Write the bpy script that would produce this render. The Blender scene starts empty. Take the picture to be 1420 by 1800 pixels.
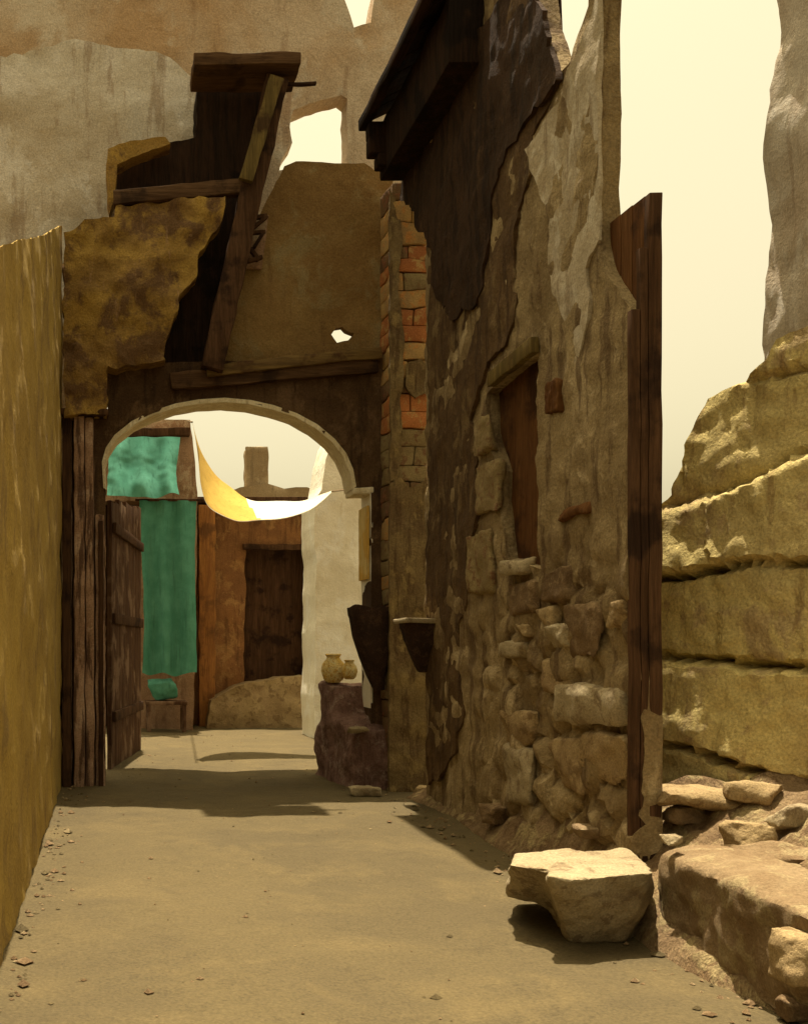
import bpy, bmesh, math, random
from mathutils import Vector, Matrix, noise
from mathutils.geometry import delaunay_2d_cdt
random.seed(7)
R = math.radians
S = bpy.context.scene
COL = S.collection
EYE, FPX, CX, CY = 1.6, 1800.0, 190.0, 1140.0

# ------------------------------------------------------------ camera
cam = bpy.data.cameras.new('camera'); camo = bpy.data.objects.new('camera', cam); COL.objects.link(camo)
camo.location = (0, 0, EYE); camo.rotation_euler = (R(90), 0, 0)
cam.sensor_fit = 'VERTICAL'; cam.sensor_height = 36; cam.lens = 36
cam.shift_x = (710 - CX) / 1800; cam.shift_y = (CY - 900) / 1800
cam.clip_end = 2000; cam.clip_start = .05
S.camera = camo
# ------------------------------------------------------------ sky and sun
SUN = Vector((.004, .205, 1)).normalized()          # towards the sun: high, beyond the gateway, a little to the right
ELEV = math.asin(SUN.z); AZ = math.atan2(SUN.x, SUN.y)
W = bpy.data.worlds.new('World'); S.world = W; W.use_nodes = True
nt = W.node_tree; bg = nt.nodes['Background']
sk = nt.nodes.new('ShaderNodeTexSky'); sk.sky_type = 'NISHITA'; sk.sun_disc = False
sk.sun_elevation = ELEV; sk.sun_rotation = AZ; sk.dust_density = 6; sk.air_density = 1.0; sk.ozone_density = .5
hs = nt.nodes.new('ShaderNodeHueSaturation'); hs.inputs['Saturation'].default_value = .25
tint = nt.nodes.new('ShaderNodeMix'); tint.data_type = 'RGBA'; tint.blend_type = 'MULTIPLY'
tint.inputs[0].default_value = 1; tint.inputs[7].default_value = (1.0, .855, .52, 1)   # dust-laden air
nt.links.new(sk.outputs[0], hs.inputs['Color']); nt.links.new(hs.outputs[0], tint.inputs[6])
nt.links.new(tint.outputs[2], bg.inputs[0]); bg.inputs[1].default_value = .13
sun = bpy.data.lights.new('sun', 'SUN'); sun.energy = 5.0; sun.angle = R(.6); sun.color = (1, .89, .70)
suno = bpy.data.objects.new('sun', sun); COL.objects.link(suno)
suno.rotation_euler = SUN.to_track_quat('Z', 'Y').to_euler()
S.view_settings.view_transform = 'Standard'; S.view_settings.look = 'None'
S.view_settings.exposure = .97; S.view_settings.gamma = 1; S.view_settings.use_curve_mapping = False

# ------------------------------------------------------------ materials
def newmat(name):
    m = bpy.data.materials.new(name); m.use_nodes = True
    n = m.node_tree.nodes; b = n['Principled BSDF']; b.inputs['Roughness'].default_value = .93
    b.inputs['Specular IOR Level'].default_value = .13
    return m, m.node_tree, n, b
def col4(c): return (c[0], c[1], c[2], 1)
def noi(nt, vec, scale, detail=6, rough=.6, dist=0.0):
    t = nt.nodes.new('ShaderNodeTexNoise'); t.inputs['Scale'].default_value = scale
    t.inputs['Detail'].default_value = detail; t.inputs['Roughness'].default_value = rough
    t.inputs['Distortion'].default_value = dist
    nt.links.new(vec, t.inputs['Vector']); return t.outputs['Fac']
def ramp(nt, fac, a, b):
    r = nt.nodes.new('ShaderNodeMapRange'); r.interpolation_type = 'SMOOTHSTEP'
    r.inputs['From Min'].default_value = a; r.inputs['From Max'].default_value = b
    nt.links.new(fac, r.inputs['Value']); return r.outputs[0]
def mixc(nt, fac, a, b, mode='MIX'):
    m = nt.nodes.new('ShaderNodeMix'); m.data_type = 'RGBA'; m.blend_type = mode
    if isinstance(fac, float): m.inputs[0].default_value = fac
    else: nt.links.new(fac, m.inputs[0])
    for i, v in ((6, a), (7, b)):
        if isinstance(v, tuple): m.inputs[i].default_value = col4(v)
        else: nt.links.new(v, m.inputs[i])
    return m.outputs[2]
def mapped(nt, off=(0, 0, 0), sc=(1, 1, 1), rot=(0, 0, 0)):
    t = nt.nodes.new('ShaderNodeTexCoord'); mp = nt.nodes.new('ShaderNodeMapping')
    mp.inputs['Location'].default_value = off; mp.inputs['Scale'].default_value = sc; mp.inputs['Rotation'].default_value = rot
    nt.links.new(t.outputs['Object'], mp.inputs['Vector']); return mp.outputs[0]
_k = [0]
def grain(nt, c, v, amount=.35, scale=70):
    f = noi(nt, v, scale, 4, .7)
    r = nt.nodes.new('ShaderNodeMapRange'); r.inputs['From Min'].default_value = .3; r.inputs['From Max'].default_value = .7
    r.inputs['To Min'].default_value = 1 - amount; r.inputs['To Max'].default_value = 1 + amount
    nt.links.new(f, r.inputs['Value'])
    cb = nt.nodes.new('ShaderNodeCombineColor')
    for i in range(3): nt.links.new(r.outputs[0], cb.inputs[i])
    return mixc(nt, 1.0, c, cb.outputs[0], 'MULTIPLY')
def bump(nt, b, srcs, strength=.6, dist=.03):
    acc = None
    for f, w in srcs:
        m = nt.nodes.new('ShaderNodeMath'); m.operation = 'MULTIPLY'; m.inputs[1].default_value = w
        nt.links.new(f, m.inputs[0])
        if acc is None: acc = m.outputs[0]
        else:
            a = nt.nodes.new('ShaderNodeMath'); a.operation = 'ADD'
            nt.links.new(acc, a.inputs[0]); nt.links.new(m.outputs[0], a.inputs[1]); acc = a.outputs[0]
    bp = nt.nodes.new('ShaderNodeBump'); bp.inputs['Strength'].default_value = strength; bp.inputs['Distance'].default_value = dist
    nt.links.new(acc, bp.inputs['Height']); nt.links.new(bp.outputs[0], b.inputs['Normal'])
def plaster(name, c1, c2, c3, c4=None, scale=.8, thr=(.50, .60), thr4=(.56, .64), streak=.5, bs=.7, bd=.04, gr=.3, lean=0):
    """weathered lime / mud plaster: two mottled grounds, worn patches, washed streaks, trowel relief"""
    m, nt, n, b = newmat(name); _k[0] += 1; k = _k[0] * 3.7
    v = mapped(nt, (k, k * .7, k * 1.3))
    big = noi(nt, v, scale, 7, .62, .6)
    c = mixc(nt, ramp(nt, big, .36, .64), c1, c2)
    v2 = mapped(nt, (-k, k, 5), (1, 1, .8))
    pat = noi(nt, v2, scale * 2.3, 8, .68, .4)
    c = mixc(nt, ramp(nt, pat, *thr), c, c3)
    vs = mapped(nt, (k, 3, k), (1, 1, .12), (0, lean, 0))
    st = noi(nt, vs, scale * 7, 6, .65)
    if c4 is None: c4 = tuple(x * .45 for x in c1)
    f = ramp(nt, st, *thr4)
    mm = nt.nodes.new('ShaderNodeMath'); mm.operation = 'MULTIPLY'; mm.inputs[1].default_value = streak
    nt.links.new(f, mm.inputs[0])
    c = mixc(nt, mm.outputs[0], c, c4)
    c = grain(nt, c, v, gr, 55)
    nt.links.new(c, b.inputs['Base Color'])
    fine = noi(nt, v, 38, 6, .7); med = noi(nt, v, 9, 6, .6)
    bump(nt, b, ((pat, .8), (med, .7), (fine, .3), (st, .3)), bs, bd)
    return m
def wood(name, c1, c2, c3=None, axis='z', scale=5, bs=.6):
    m, nt, n, b = newmat(name); _k[0] += 1; k = _k[0] * 2.9
    sc = {'x': (.07, 1, 1), 'y': (1, .07, 1), 'z': (1, 1, .07)}[axis]
    v = mapped(nt, (k, k, k), sc)
    g = noi(nt, v, scale * 2.2, 8, .65, .8); g2 = noi(nt, v, scale * 12, 4, .6)
    c = mixc(nt, ramp(nt, g, .38, .62), c1, c2)
    v2 = mapped(nt, (k, 1, 2)); p = noi(nt, v2, 2.2, 6, .6)
    if c3: c = mixc(nt, ramp(nt, p, .50, .62), c, c3)
    c = grain(nt, c, v, .3, 60)
    nt.links.new(c, b.inputs['Base Color']); b.inputs['Roughness'].default_value = .88; b.inputs['Specular IOR Level'].default_value = .06
    bump(nt, b, ((g, 1), (g2, .5)), bs, .02)
    return m
def rockmat(name, c1, c2, c3, scale=2.2, thr=(.52, .6)):
    m, nt, n, b = newmat(name); _k[0] += 1; k = _k[0] * 1.9
    v = mapped(nt, (k, k, -k))
    a = noi(nt, v, scale, 8, .65, .5); p = noi(nt, v, scale * 3.3, 8, .7, .3); f = noi(nt, v, 45, 6, .7)
    c = mixc(nt, ramp(nt, a, .38, .62), c1, c2); c = mixc(nt, ramp(nt, p, *thr), c, c3)
    c = grain(nt, c, v, .3, 80); nt.links.new(c, b.inputs['Base Color'])
    bump(nt, b, ((a, .6), (p, 1), (f, .35)), .75, .035)
    return m
def cloth(name, c1, c2, trans=.0, weave=True):
    m, nt, n, b = newmat(name); _k[0] += 1; k = _k[0]
    v = mapped(nt, (k, k, k)); vs = mapped(nt, (k, k, k), (1, 1, .1))
    a = noi(nt, v, 3, 6, .6); s = noi(nt, vs, 14, 5, .6)
    c = mixc(nt, ramp(nt, a, .35, .65), c1, c2); c = mixc(nt, ramp(nt, s, .5, .75), c, tuple(x * .72 for x in c1))
    c = grain(nt, c, v, .18, 90)
    nt.links.new(c, b.inputs['Base Color']); bump(nt, b, ((a, .6), (s, .6)), .5, .02)
    if trans:
        tr = nt.nodes.new('ShaderNodeBsdfTranslucent'); nt.links.new(c, tr.inputs[0])
        mx = nt.nodes.new('ShaderNodeMixShader'); mx.inputs[0].default_value = trans
        out = n['Material Output']
        nt.links.new(b.outputs[0], mx.inputs[1]); nt.links.new(tr.outputs[0], mx.inputs[2]); nt.links.new(mx.outputs[0], out.inputs[0])
    return m

M = {}
M['ground'] = plaster('dusty_earth', (.098, .074, .035), (.084, .064, .032), (.110, .082, .038), (.064, .049, .026), .6, (.46, .66), (.53, .70), .35, .8, .03, .28)
M['ochre'] = plaster('ochre_plaster', (.36, .245, .058), (.30, .20, .052), (.235, .155, .052), (.17, .11, .042), .9, (.50, .66), (.56, .70), .35, .6, .03)
M['ochre_up'] = plaster('brown_ochre_plaster', (.36, .225, .052), (.23, .135, .042), (.14, .078, .034), (.34, .21, .11), 1.3, (.47, .60), (.60, .68), .5, .9, .06)
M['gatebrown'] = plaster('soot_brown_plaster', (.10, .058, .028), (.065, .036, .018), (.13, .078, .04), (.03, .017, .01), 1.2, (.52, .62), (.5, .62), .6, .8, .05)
M['upbrown'] = plaster('umber_plaster', (.255, .165, .062), (.20, .118, .042), (.25, .185, .085), (.12, .066, .028), .8, (.50, .64), (.57, .68), .5, .7, .04)
M['ruin'] = plaster('ruin_plaster', (.50, .40, .285), (.43, .285, .155), (.54, .46, .35), (.27, .165, .09), .5, (.50, .60), (.54, .66), .6, .8, .05, .3, .55)
M['taupe'] = plaster('taupe_plaster', (.55, .50, .41), (.45, .38, .28), (.58, .53, .45), (.31, .23, .155), .7, (.50, .60), (.53, .64), .65, .7, .05, .3, .5)
M['stonewall'] = plaster('rubble_plaster', (.29, .215, .11), (.20, .14, .068), (.37, .285, .16), (.10, .06, .03), 1.1, (.53, .62), (.5, .62), .75, .9, .05)
M['coat'] = plaster('beige_plaster_coat', (.40, .335, .235), (.31, .245, .15), (.44, .38, .28), (.20, .14, .08), 1.2, (.5, .6), (.53, .64), .6, .7, .04, .25, .4)
M['shadebrown'] = plaster('shade_brown_plaster', (.105, .062, .027), (.07, .04, .018), (.15, .10, .046), (.042, .023, .011), 1.6, (.52, .62), (.5, .62), .7, .8, .04)  # brown that carries the eave's shade in its colour
M['piercoat_and_shade'] = plaster('olive_brown_plaster_and_shade', (.19, .135, .06), (.13, .085, .04), (.25, .18, .075), (.075, .042, .02), 2.0, (.52, .62), (.5, .62), .7, .8, .04)
M['palehouse'] = plaster('pale_grey_beige_plaster', (.60, .53, .42), (.50, .41, .30), (.64, .58, .48), (.34, .25, .17), .8, (.50, .60), (.53, .64), .5, .6, .04, .2, .5)
M['pier'] = plaster('pink_brown_stone', (.40, .255, .165), (.27, .16, .095), (.46, .32, .22), (.08, .042, .026), 1.6, (.52, .62), (.48, .58), .85, .8, .04)
M['plinth'] = plaster('reddish_stone', (.23, .135, .105), (.165, .092, .07), (.29, .20, .155), (.09, .048, .038), 3, (.52, .62), (.5, .62), .5, .9, .05)
M['yellow'] = plaster('yellow_limestone', (.58, .465, .185), (.49, .385, .165), (.42, .31, .15), (.22, .13, .055), 1.1, (.53, .63), (.55, .66), .55, .9, .06)
M['bank'] = plaster('rubble_earth', (.25, .17, .09), (.18, .115, .058), (.32, .245, .12), (.11, .065, .035), 2.2, (.5, .6), (.5, .62), .5, 1, .08)
M['pale'] = rockmat('pale_limestone', (.34, .275, .165), (.275, .215, .125), (.21, .155, .09))
M['buff'] = rockmat('buff_limestone', (.33, .24, .12), (.26, .18, .09), (.19, .125, .06))
M['brownstone'] = rockmat('brown_stone', (.17, .11, .055), (.12, .075, .038), (.22, .15, .08))
M['kerb'] = rockmat('warm_boulder', (.22, .155, .085), (.175, .115, .06), (.25, .19, .10))
M['orangebrick'] = rockmat('orange_brick', (.45, .175, .058), (.33, .125, .045), (.44, .27, .10), 2.2)
M['buffbrick'] = rockmat('buff_brick', (.42, .27, .10), (.33, .21, .09), (.46, .22, .07), 3)
M['oldbrick'] = rockmat('brown_brick', (.19, .12, .055), (.14, .08, .04), (.24, .10, .05), 3)
M['olivebrick'] = rockmat('olive_stone', (.27, .205, .095), (.22, .16, .075), (.18, .10, .05), 3)
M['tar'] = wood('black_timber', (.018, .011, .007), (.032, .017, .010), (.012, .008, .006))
M['shadeblack'] = plaster('shade_black_boards', (.032, .017, .008), (.046, .024, .012), (.07, .038, .018), (.014, .008, .005), 1.5, (.56, .66), (.5, .62), .7, .8, .04)  # near-black that carries the deepest eave shade in its colour
M['dark'] = wood('dark_timber', (.055, .028, .014), (.09, .047, .024), (.03, .016, .01))
M['darkx'] = wood('dark_timber_beam', (.06, .032, .016), (.10, .056, .028), (.035, .02, .012), 'x')
M['olivex'] = wood('olive_timber_beam', (.17, .11, .04), (.11, .068, .028), (.07, .036, .018), 'x')
M['olive'] = wood('olive_timber', (.15, .105, .035), (.10, .07, .025), (.06, .035, .016))
M['roofdark'] = wood('dark_roof_boards', (.022, .012, .008), (.034, .018, .011), (.014, .009, .007), 'y')  # near-black roof timber
M['redwood'] = wood('red_brown_boards', (.085, .036, .013), (.115, .052, .018), (.045, .02, .009))
M['door'] = wood('old_gate_boards', (.11, .06, .032), (.06, .03, .017), (.19, .12, .075))
M['orangewood'] = wood('rust_timber', (.33, .15, .045), (.24, .105, .035), (.16, .075, .03))
M['courtbrown'] = plaster('court_brown_plaster', (.28, .135, .05), (.20, .095, .038), (.34, .185, .07), (.11, .05, .022), 1.4, (.52, .62), (.5, .62), .6)
M['courtpink'] = plaster('court_pinkish_plaster', (.36, .23, .14), (.27, .16, .09), (.42, .31, .20), (.16, .085, .045), 1.2, (.52, .62), (.52, .64), .6)
M['white'] = plaster('white_plaster', (.84, .80, .66), (.77, .72, .57), (.86, .84, .74), (.60, .54, .38), 1.0, (.5, .62), (.58, .7), .5, .6, .04, .1)
M['soffit'] = plaster('pale_soffit_plaster', (.74, .65, .43), (.66, .56, .35), (.80, .72, .52), (.44, .33, .18), 2.5, (.5, .6), (.56, .66), .6, .8, .04, .15)
M['yellowpaint'] = wood('yellow_paint', (.62, .40, .10), (.55, .33, .07), (.66, .50, .20))
M['green'] = cloth('green_cloth', (.085, .29, .205), (.12, .36, .265), .25)
M['darkgreen'] = cloth('dark_green_cloth', (.02, .17, .115), (.03, .21, .14), .15)
M['saillit'] = cloth('white_lit_sailcloth', (.84, .80, .66), (.78, .74, .58), .3)
M['sailshade'] = cloth('yellow_shade_sailcloth', (.62, .43, .10), (.56, .37, .08), .3)
M['farstone'] = plaster('far_brown_stone', (.34, .25, .14), (.28, .20, .11), (.38, .29, .17), None, .8)
M['clay'] = rockmat('yellow_glaze', (.74, .50, .13), (.80, .68, .36), (.62, .36, .08), 7)
M['basin'] = rockmat('blackened_stone', (.030, .017, .011), (.045, .024, .015), (.06, .034, .02), 4)
M['iron'] = wood('rusty_iron', (.04, .024, .016), (.06, .034, .02))
M['rope'] = cloth('hemp_rope', (.25, .18, .10), (.2, .14, .08))

# ------------------------------------------------------------ scene-graph helpers
def tag(o, label=None, cat=None, group=None, kind=None):
    if label: o['label'] = label
    if cat: o['category'] = cat
    if group: o['group'] = group
    if kind: o['kind'] = kind
    return o
def thing(name, label, cat, loc, group=None):
    o = bpy.data.objects.new(name, None); COL.objects.link(o); o.location = loc; o.empty_display_size = .2
    return tag(o, label, cat, group)
def world_loc(o):
    l = Vector(o.location)
    while o.parent: o = o.parent; l += Vector(o.location)
    return l
def link(name, bm, mats, parent=None, smooth=True, base=None):
    """bm holds world coordinates; the object's origin goes to its base (or stays its parent's)"""
    bmesh.ops.recalc_face_normals(bm, faces=bm.faces[:]) if base != 'keep' else None
    me = bpy.data.meshes.new(name)
    vs = [v.co for v in bm.verts]
    if parent: off = world_loc(parent); loc = Vector((0, 0, 0))
    else:
        mn = Vector((min(v.x for v in vs), min(v.y for v in vs), min(v.z for v in vs)))
        mx = Vector((max(v.x for v in vs), max(v.y for v in vs), max(v.z for v in vs)))
        off = Vector(((mn.x + mx.x) / 2, (mn.y + mx.y) / 2, mn.z)); loc = off
    bmesh.ops.translate(bm, verts=bm.verts[:], vec=-off)
    if smooth:
        for f in bm.faces: f.smooth = True
    bm.to_mesh(me); bm.free()
    for m in (mats if isinstance(mats, (list, tuple)) else [mats]): me.materials.append(m)
    if smooth: me.set_sharp_from_angle(angle=R(38))
    o = bpy.data.objects.new(name, me); COL.objects.link(o)
    if parent: o.parent = parent
    o.location = loc
    return o

class Plane:
    def __init__(s, o, u, v):
        s.o = Vector(o); s.u = Vector(u).normalized(); s.v = Vector(v).normalized(); s.n = s.u.cross(s.v).normalized()
    def px(s, x, y):
        d = Vector(((x - CX) / FPX, 1, (CY - y) / FPX)); e = Vector((0, 0, EYE))
        t = (s.o - e).dot(s.n) / d.dot(s.n); p = e + d * t - s.o
        return (p.dot(s.u), p.dot(s.v))
    def at(s, a, b, d=0.0): return s.o + s.u * a + s.v * b + s.n * d
def front(Y): return Plane((0, Y, 0), (1, 0, 0), (0, 0, 1))
def rside(X): return Plane((X, 0, 0), (0, -1, 0), (0, 0, 1))
def lside(X): return Plane((X, 0, 0), (0, 1, 0), (0, 0, 1))
def P(x, y, Y): return Vector(((x - CX) * Y / FPX, Y, EYE + (CY - y) * Y / FPX))

def fbm(p, s, o=4): return noise.fractal(Vector(p) * s, 1.0, 2.0, o)
def inside(p, poly):
    x, y = p; c = False; j = len(poly) - 1
    for i in range(len(poly)):
        xi, yi = poly[i]; xj, yj = poly[j]
        if (yi > y) != (yj > y) and x < (xj - xi) * (y - yi) / (yj - yi) + xi: c = not c
        j = i
    return c
def rough_outline(poly, res, jag, seed):
    out = []
    n = len(poly)
    for i in range(n):
        a = Vector(poly[i]); b = Vector(poly[(i + 1) % n]); L = (b - a).length
        k = max(1, int(L / res)); d = (b - a) / max(L, 1e-6); nn = Vector((-d.y, d.x))
        for j in range(k):
            p = a + (b - a) * (j / k)
            q = Vector((p.x, p.y, seed))
            w = jag * (noise.noise(q * 2.3) + .7 * noise.noise(q * 7.1) + .4 * noise.noise(q * 17.3))
            out.append(tuple(p + nn * w))
    return out
def sheet_bm(pl, poly, thick, res=.08, amp=.02, jag=.02, holes=(), disp=None, seed=0.0, hjag=None, warp=None, backnoise=0):
    """a slab of real thickness cut to an outline, its face displaced into hand-worked relief"""
    outl = rough_outline(poly, res, jag, seed + 3.1)
    hs = [rough_outline(h, res * .7, jag if hjag is None else hjag, seed + 9.7) for h in holes]
    pts = []; edges = []
    for loop in [outl] + hs:
        s0 = len(pts); pts += [Vector(p) for p in loop]
        edges += [(s0 + i, s0 + (i + 1) % len(loop)) for i in range(len(loop))]
    x0 = min(p[0] for p in outl); x1 = max(p[0] for p in outl); y0 = min(p[1] for p in outl); y1 = max(p[1] for p in outl)
    rnd = random.Random(int(seed * 100) + 5)
    a = x0
    while a < x1:
        b = y0
        while b < y1:
            q = (a + rnd.uniform(-.3, .3) * res, b + rnd.uniform(-.3, .3) * res)
            if inside(q, outl) and not any(inside(q, h) for h in hs): pts.append(Vector(q))
            b += res
        a += res
    V, E, F, *_ = delaunay_2d_cdt(pts, edges, [], 0, 1e-5)
    bm = bmesh.new()
    def D(p):
        if disp: return disp(p[0], p[1])
        w = pl.at(p[0], p[1]); return amp * (fbm(w + Vector((seed, 0, 0)), 1.7, 5) + .5 * fbm(w, 6, 3))
    fv = [bm.verts.new(pl.at(p[0], p[1], D(p))) for p in V]
    bv = [bm.verts.new(pl.at(p[0], p[1], -thick)) for p in V]
    cnt = {}
    for f in F:
        c = (sum(V[i][0] for i in f) / len(f), sum(V[i][1] for i in f) / len(f))
        if not inside(c, outl) or any(inside(c, h) for h in hs): continue
        try:
            bm.faces.new([fv[i] for i in f]); bm.faces.new([bv[i] for i in reversed(f)])
        except ValueError: continue
        for i in range(len(f)):
            e = (f[i], f[(i + 1) % len(f)])
            if (e[1], e[0]) in cnt: cnt.pop((e[1], e[0]))
            else: cnt[e] = 1
    for (i, j) in cnt:
        try: bm.faces.new([fv[j], fv[i], bv[i], bv[j]])
        except ValueError: pass
    for v in [v for v in bm.verts if not v.link_faces]: bm.verts.remove(v)
    if warp:
        for v in bm.verts: v.co = warp(v.co)
    return bm
def sheet(name, pl, pxpoly, thick, mat, parent=None, holes=(), **kw):
    poly = [pl.px(*p) for p in pxpoly]; hh = [[pl.px(*p) for p in h] for h in holes]
    return link(name, sheet_bm(pl, poly, thick, holes=hh, **kw), mat, parent)

def add_box(bm, c, size, rot=None, bev=.01, cuts=0, nz=.0, mi=0):
    t = bmesh.new(); bmesh.ops.create_cube(t, size=1)
    for v in t.verts: v.co = Vector((v.co.x * size[0], v.co.y * size[1], v.co.z * size[2]))
    if cuts:
        L = max(size) / cuts
        for ax in range(3):
            k = int(size[ax] / L)
            for i in range(1, k):
                p = Vector((0, 0, 0)); p[ax] = -size[ax] / 2 + size[ax] * i / k; nn = Vector((0, 0, 0)); nn[ax] = 1
                bmesh.ops.bisect_plane(t, geom=t.verts[:] + t.edges[:] + t.faces[:], plane_co=p, plane_no=nn)
    if bev:
        es = [e for e in t.edges if len(e.link_faces) == 2 and e.calc_face_angle(0) > .8]
        bmesh.ops.bevel(t, geom=es, offset=min(bev, min(size) * .3), segments=2, affect='EDGES', profile=.6)
    mat = Matrix.Translation(Vector(c)) @ (rot.to_4x4() if rot else Matrix.Identity(4))
    mp = {}
    for v in t.verts:
        q = mat @ v.co
        if nz: q = q + Vector((noise.noise(q * 4 + Vector((9, 0, 0))), noise.noise(q * 4 + Vector((0, 7, 0))), noise.noise(q * 4))) * nz
        mp[v] = bm.verts.new(q)
    for f in t.faces:
        nf = bm.faces.new([mp[v] for v in f.verts]); nf.material_index = mi
    t.free()
def beam_bm(a, b, w, d, cuts=14, nz=.012, bm=None, bev=.015):
    """a hewn timber from a to b: w across the picture, d deep"""
    bm = bm or bmesh.new(); a = Vector(a); b = Vector(b); ax = (b - a).normalized()
    up = Vector((0, 1, 0)) if abs(ax.y) < .9 else Vector((0, 0, 1))
    sx = up.cross(ax).normalized(); sy = ax.cross(sx)
    rot = Matrix((sx, sy, ax)).transposed()
    add_box(bm, (a + b) / 2, (w, d, (b - a).length), rot, bev, cuts, nz)
    return bm
def box(name, c, size, mat, parent=None, rot=None, bev=.015, cuts=8, nz=.01):
    bm = bmesh.new(); add_box(bm, c, size, rot, bev, cuts, nz); return link(name, bm, mat, parent)
def beam(name, a, b, w, d, mat, parent=None, **k): return link(name, beam_bm(a, b, w, d, **k), mat, parent)
def lathe(name, c, prof, mat, parent=None, seg=28, nz=.004):
    bm = bmesh.new(); rings = []
    for r, z in prof:
        rings.append([bm.verts.new(Vector((c[0] + r * math.cos(2 * math.pi * i / seg), c[1] + r * math.sin(2 * math.pi * i / seg), c[2] + z))) for i in range(seg)])
    for k in range(len(rings) - 1):
        for i in range(seg): bm.faces.new([rings[k][i], rings[k][(i + 1) % seg], rings[k + 1][(i + 1) % seg], rings[k + 1][i]])
    bm.faces.new(rings[0]); bm.faces.new(rings[-1])
    for v in bm.verts: v.co += Vector((noise.noise(v.co * 6), noise.noise(v.co * 6 + Vector((4, 0, 0))), 0)) * nz
    return link(name, bm, mat, parent)
def hull(bm, pts):
    vs = [bm.verts.new(p) for p in pts]
    r = bmesh.ops.convex_hull(bm, input=vs)
    junk = [g for g in r['geom_interior'] if isinstance(g, bmesh.types.BMVert)]
    if junk: bmesh.ops.delete(bm, geom=junk, context='VERTS')
def remeshed(bm, vox, amp=.015, sc=4, seed=0, sharp=.0):
    """weld several convex lumps into one weathered stone"""
    me = bpy.data.meshes.new('tmp'); bm.to_mesh(me); bm.free()
    o = bpy.data.objects.new('tmp', me); COL.objects.link(o)
    md = o.modifiers.new('r', 'REMESH'); md.mode = 'VOXEL'; md.voxel_size = vox
    dg = bpy.context.evaluated_depsgraph_get()
    m2 = bpy.data.meshes.new_from_object(o.evaluated_get(dg))
    bpy.data.objects.remove(o); bpy.data.meshes.remove(me)
    b = bmesh.new(); b.from_mesh(m2); bpy.data.meshes.remove(m2)
    bmesh.ops.smooth_vert(b, verts=b.verts[:], factor=.5, use_axis_x=True, use_axis_y=True, use_axis_z=True)
    b.normal_update()
    sd = Vector((seed * 3.3, seed, -seed))
    for v in b.verts:
        q = v.co + sd
        v.co = v.co + v.normal * amp * (fbm(q, sc, 5) - sharp * abs(noise.noise(q * sc * 2.5)))
    return b
def rock_bm(c, size, seed, rz=0, vox=None, boxy=.4, amp=None):
    rn = random.Random(seed); bm = bmesh.new(); pts = []
    for i in range(16):
        d = Vector((rn.gauss(0, 1), rn.gauss(0, 1), rn.gauss(0, 1))).normalized()
        e = Vector([math.copysign(abs(q) ** boxy, q) for q in d]) * rn.uniform(.82, 1.05)
        pts.append(Vector((e.x * size[0] / 2, e.y * size[1] / 2, e.z * size[2] / 2)))
    rot = Matrix.Rotation(rz, 3, 'Z')
    hull(bm, [rot @ p + Vector(c) for p in pts])
    s = max(size)
    return remeshed(bm, vox or s / 26, amp if amp is not None else s * .035, 3.2 / s, seed, .5)
def rock(name, c, size, seed, mat, parent=None, rz=0, **k): return link(name, rock_bm(c, size, seed, rz, **k), mat, parent)

# ------------------------------------------------------------ ground
def ground():
    bm = bmesh.new()
    xs = [-200, -60, -20, -8, -4, -2] + [-1.2 + i * .075 for i in range(84)] + [5.5, 6.5, 8, 12, 20, 60, 200]
    ys = [-200, -60, -20, -5, 0, 2] + [3 + i * .075 for i in range(130)] + [13 + i * .35 for i in range(32)] + [26, 32, 45, 80, 200]
    def h(x, y):
        if not (-1.3 < x < 6 and 2.5 < y < 24): return 0
        return .022 * fbm((x, y, 0), .9, 4) + .008 * fbm((x, y, 3), 5, 3) - .02 * math.exp(-((x - 1.4 - .2 * math.sin(y)) / .5) ** 2)
    g = [[bm.verts.new((x, y, h(x, y))) for x in xs] for y in ys]
    for j in range(len(ys) - 1):
        for i in range(len(xs) - 1): bm.faces.new([g[j][i], g[j][i + 1], g[j + 1][i + 1], g[j + 1][i]])
    o = link('ground', bm, M['ground']); tag(o, 'trodden dusty earth floor of the alley and courtyard', kind='structure')
ground()
def bank_prof(Y):
    t = max(0, min(1, (Y - 6.0) / 1.3)); t = t * t * (3 - 2 * t)
    xf = 2.98 + .22 * t + .05 * math.sin(Y * 2.1) + (.0 if Y < 8 else .03 * (Y - 8))
    xt = 4.25 * (1 - t) + 3.42 * t
    far = max(0, min(1, (Y - 7.3) / 3))
    return xf, xt, (.86 * (1 - t) + .58 * t) * (1 - far) + .12 * far
def bank_z(x, Y):
    xf, xt, zt = bank_prof(Y); u = (x - xf + .06) / (xt - xf + .06)
    if u <= 0: return 0.0
    u = min(1, u); q = Vector((x, Y, 0))
    return zt * (u ** .8) + (.10 * fbm(q, 2.3, 4) + .05 * fbm(q, 8, 3) + .05 * (.35 - noise.voronoi(q * 5)[0][0])) * min(1, u * 5) * (.35 + .65 * (1 - max(0, (Y - 8) / 3)))
def bank():
    """earth and rubble heaped along the foot of the right-hand walls"""
    bm = bmesh.new()
    Ys = [3.2 + i * .07 for i in range(112)]
    rows = []
    for Y in Ys:
        xf, xt, zt = bank_prof(Y); row = []
        for k in range(29):
            x = xf - .06 + (xt - xf + .06) * k / 28
            z = -.06 if k == 0 else bank_z(x, Y)
            row.append(bm.verts.new((x, Y, z)))
        rows.append(row)
    for j in range(len(rows) - 1):
        for i in range(28): bm.faces.new([rows[j][i], rows[j][i + 1], rows[j + 1][i + 1], rows[j + 1][i]])
    o = link('rubble_bank', bm, M['bank']); tag(o, 'brown earth and rubble bank along the foot of the ruined walls', kind='structure')
bank()

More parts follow.
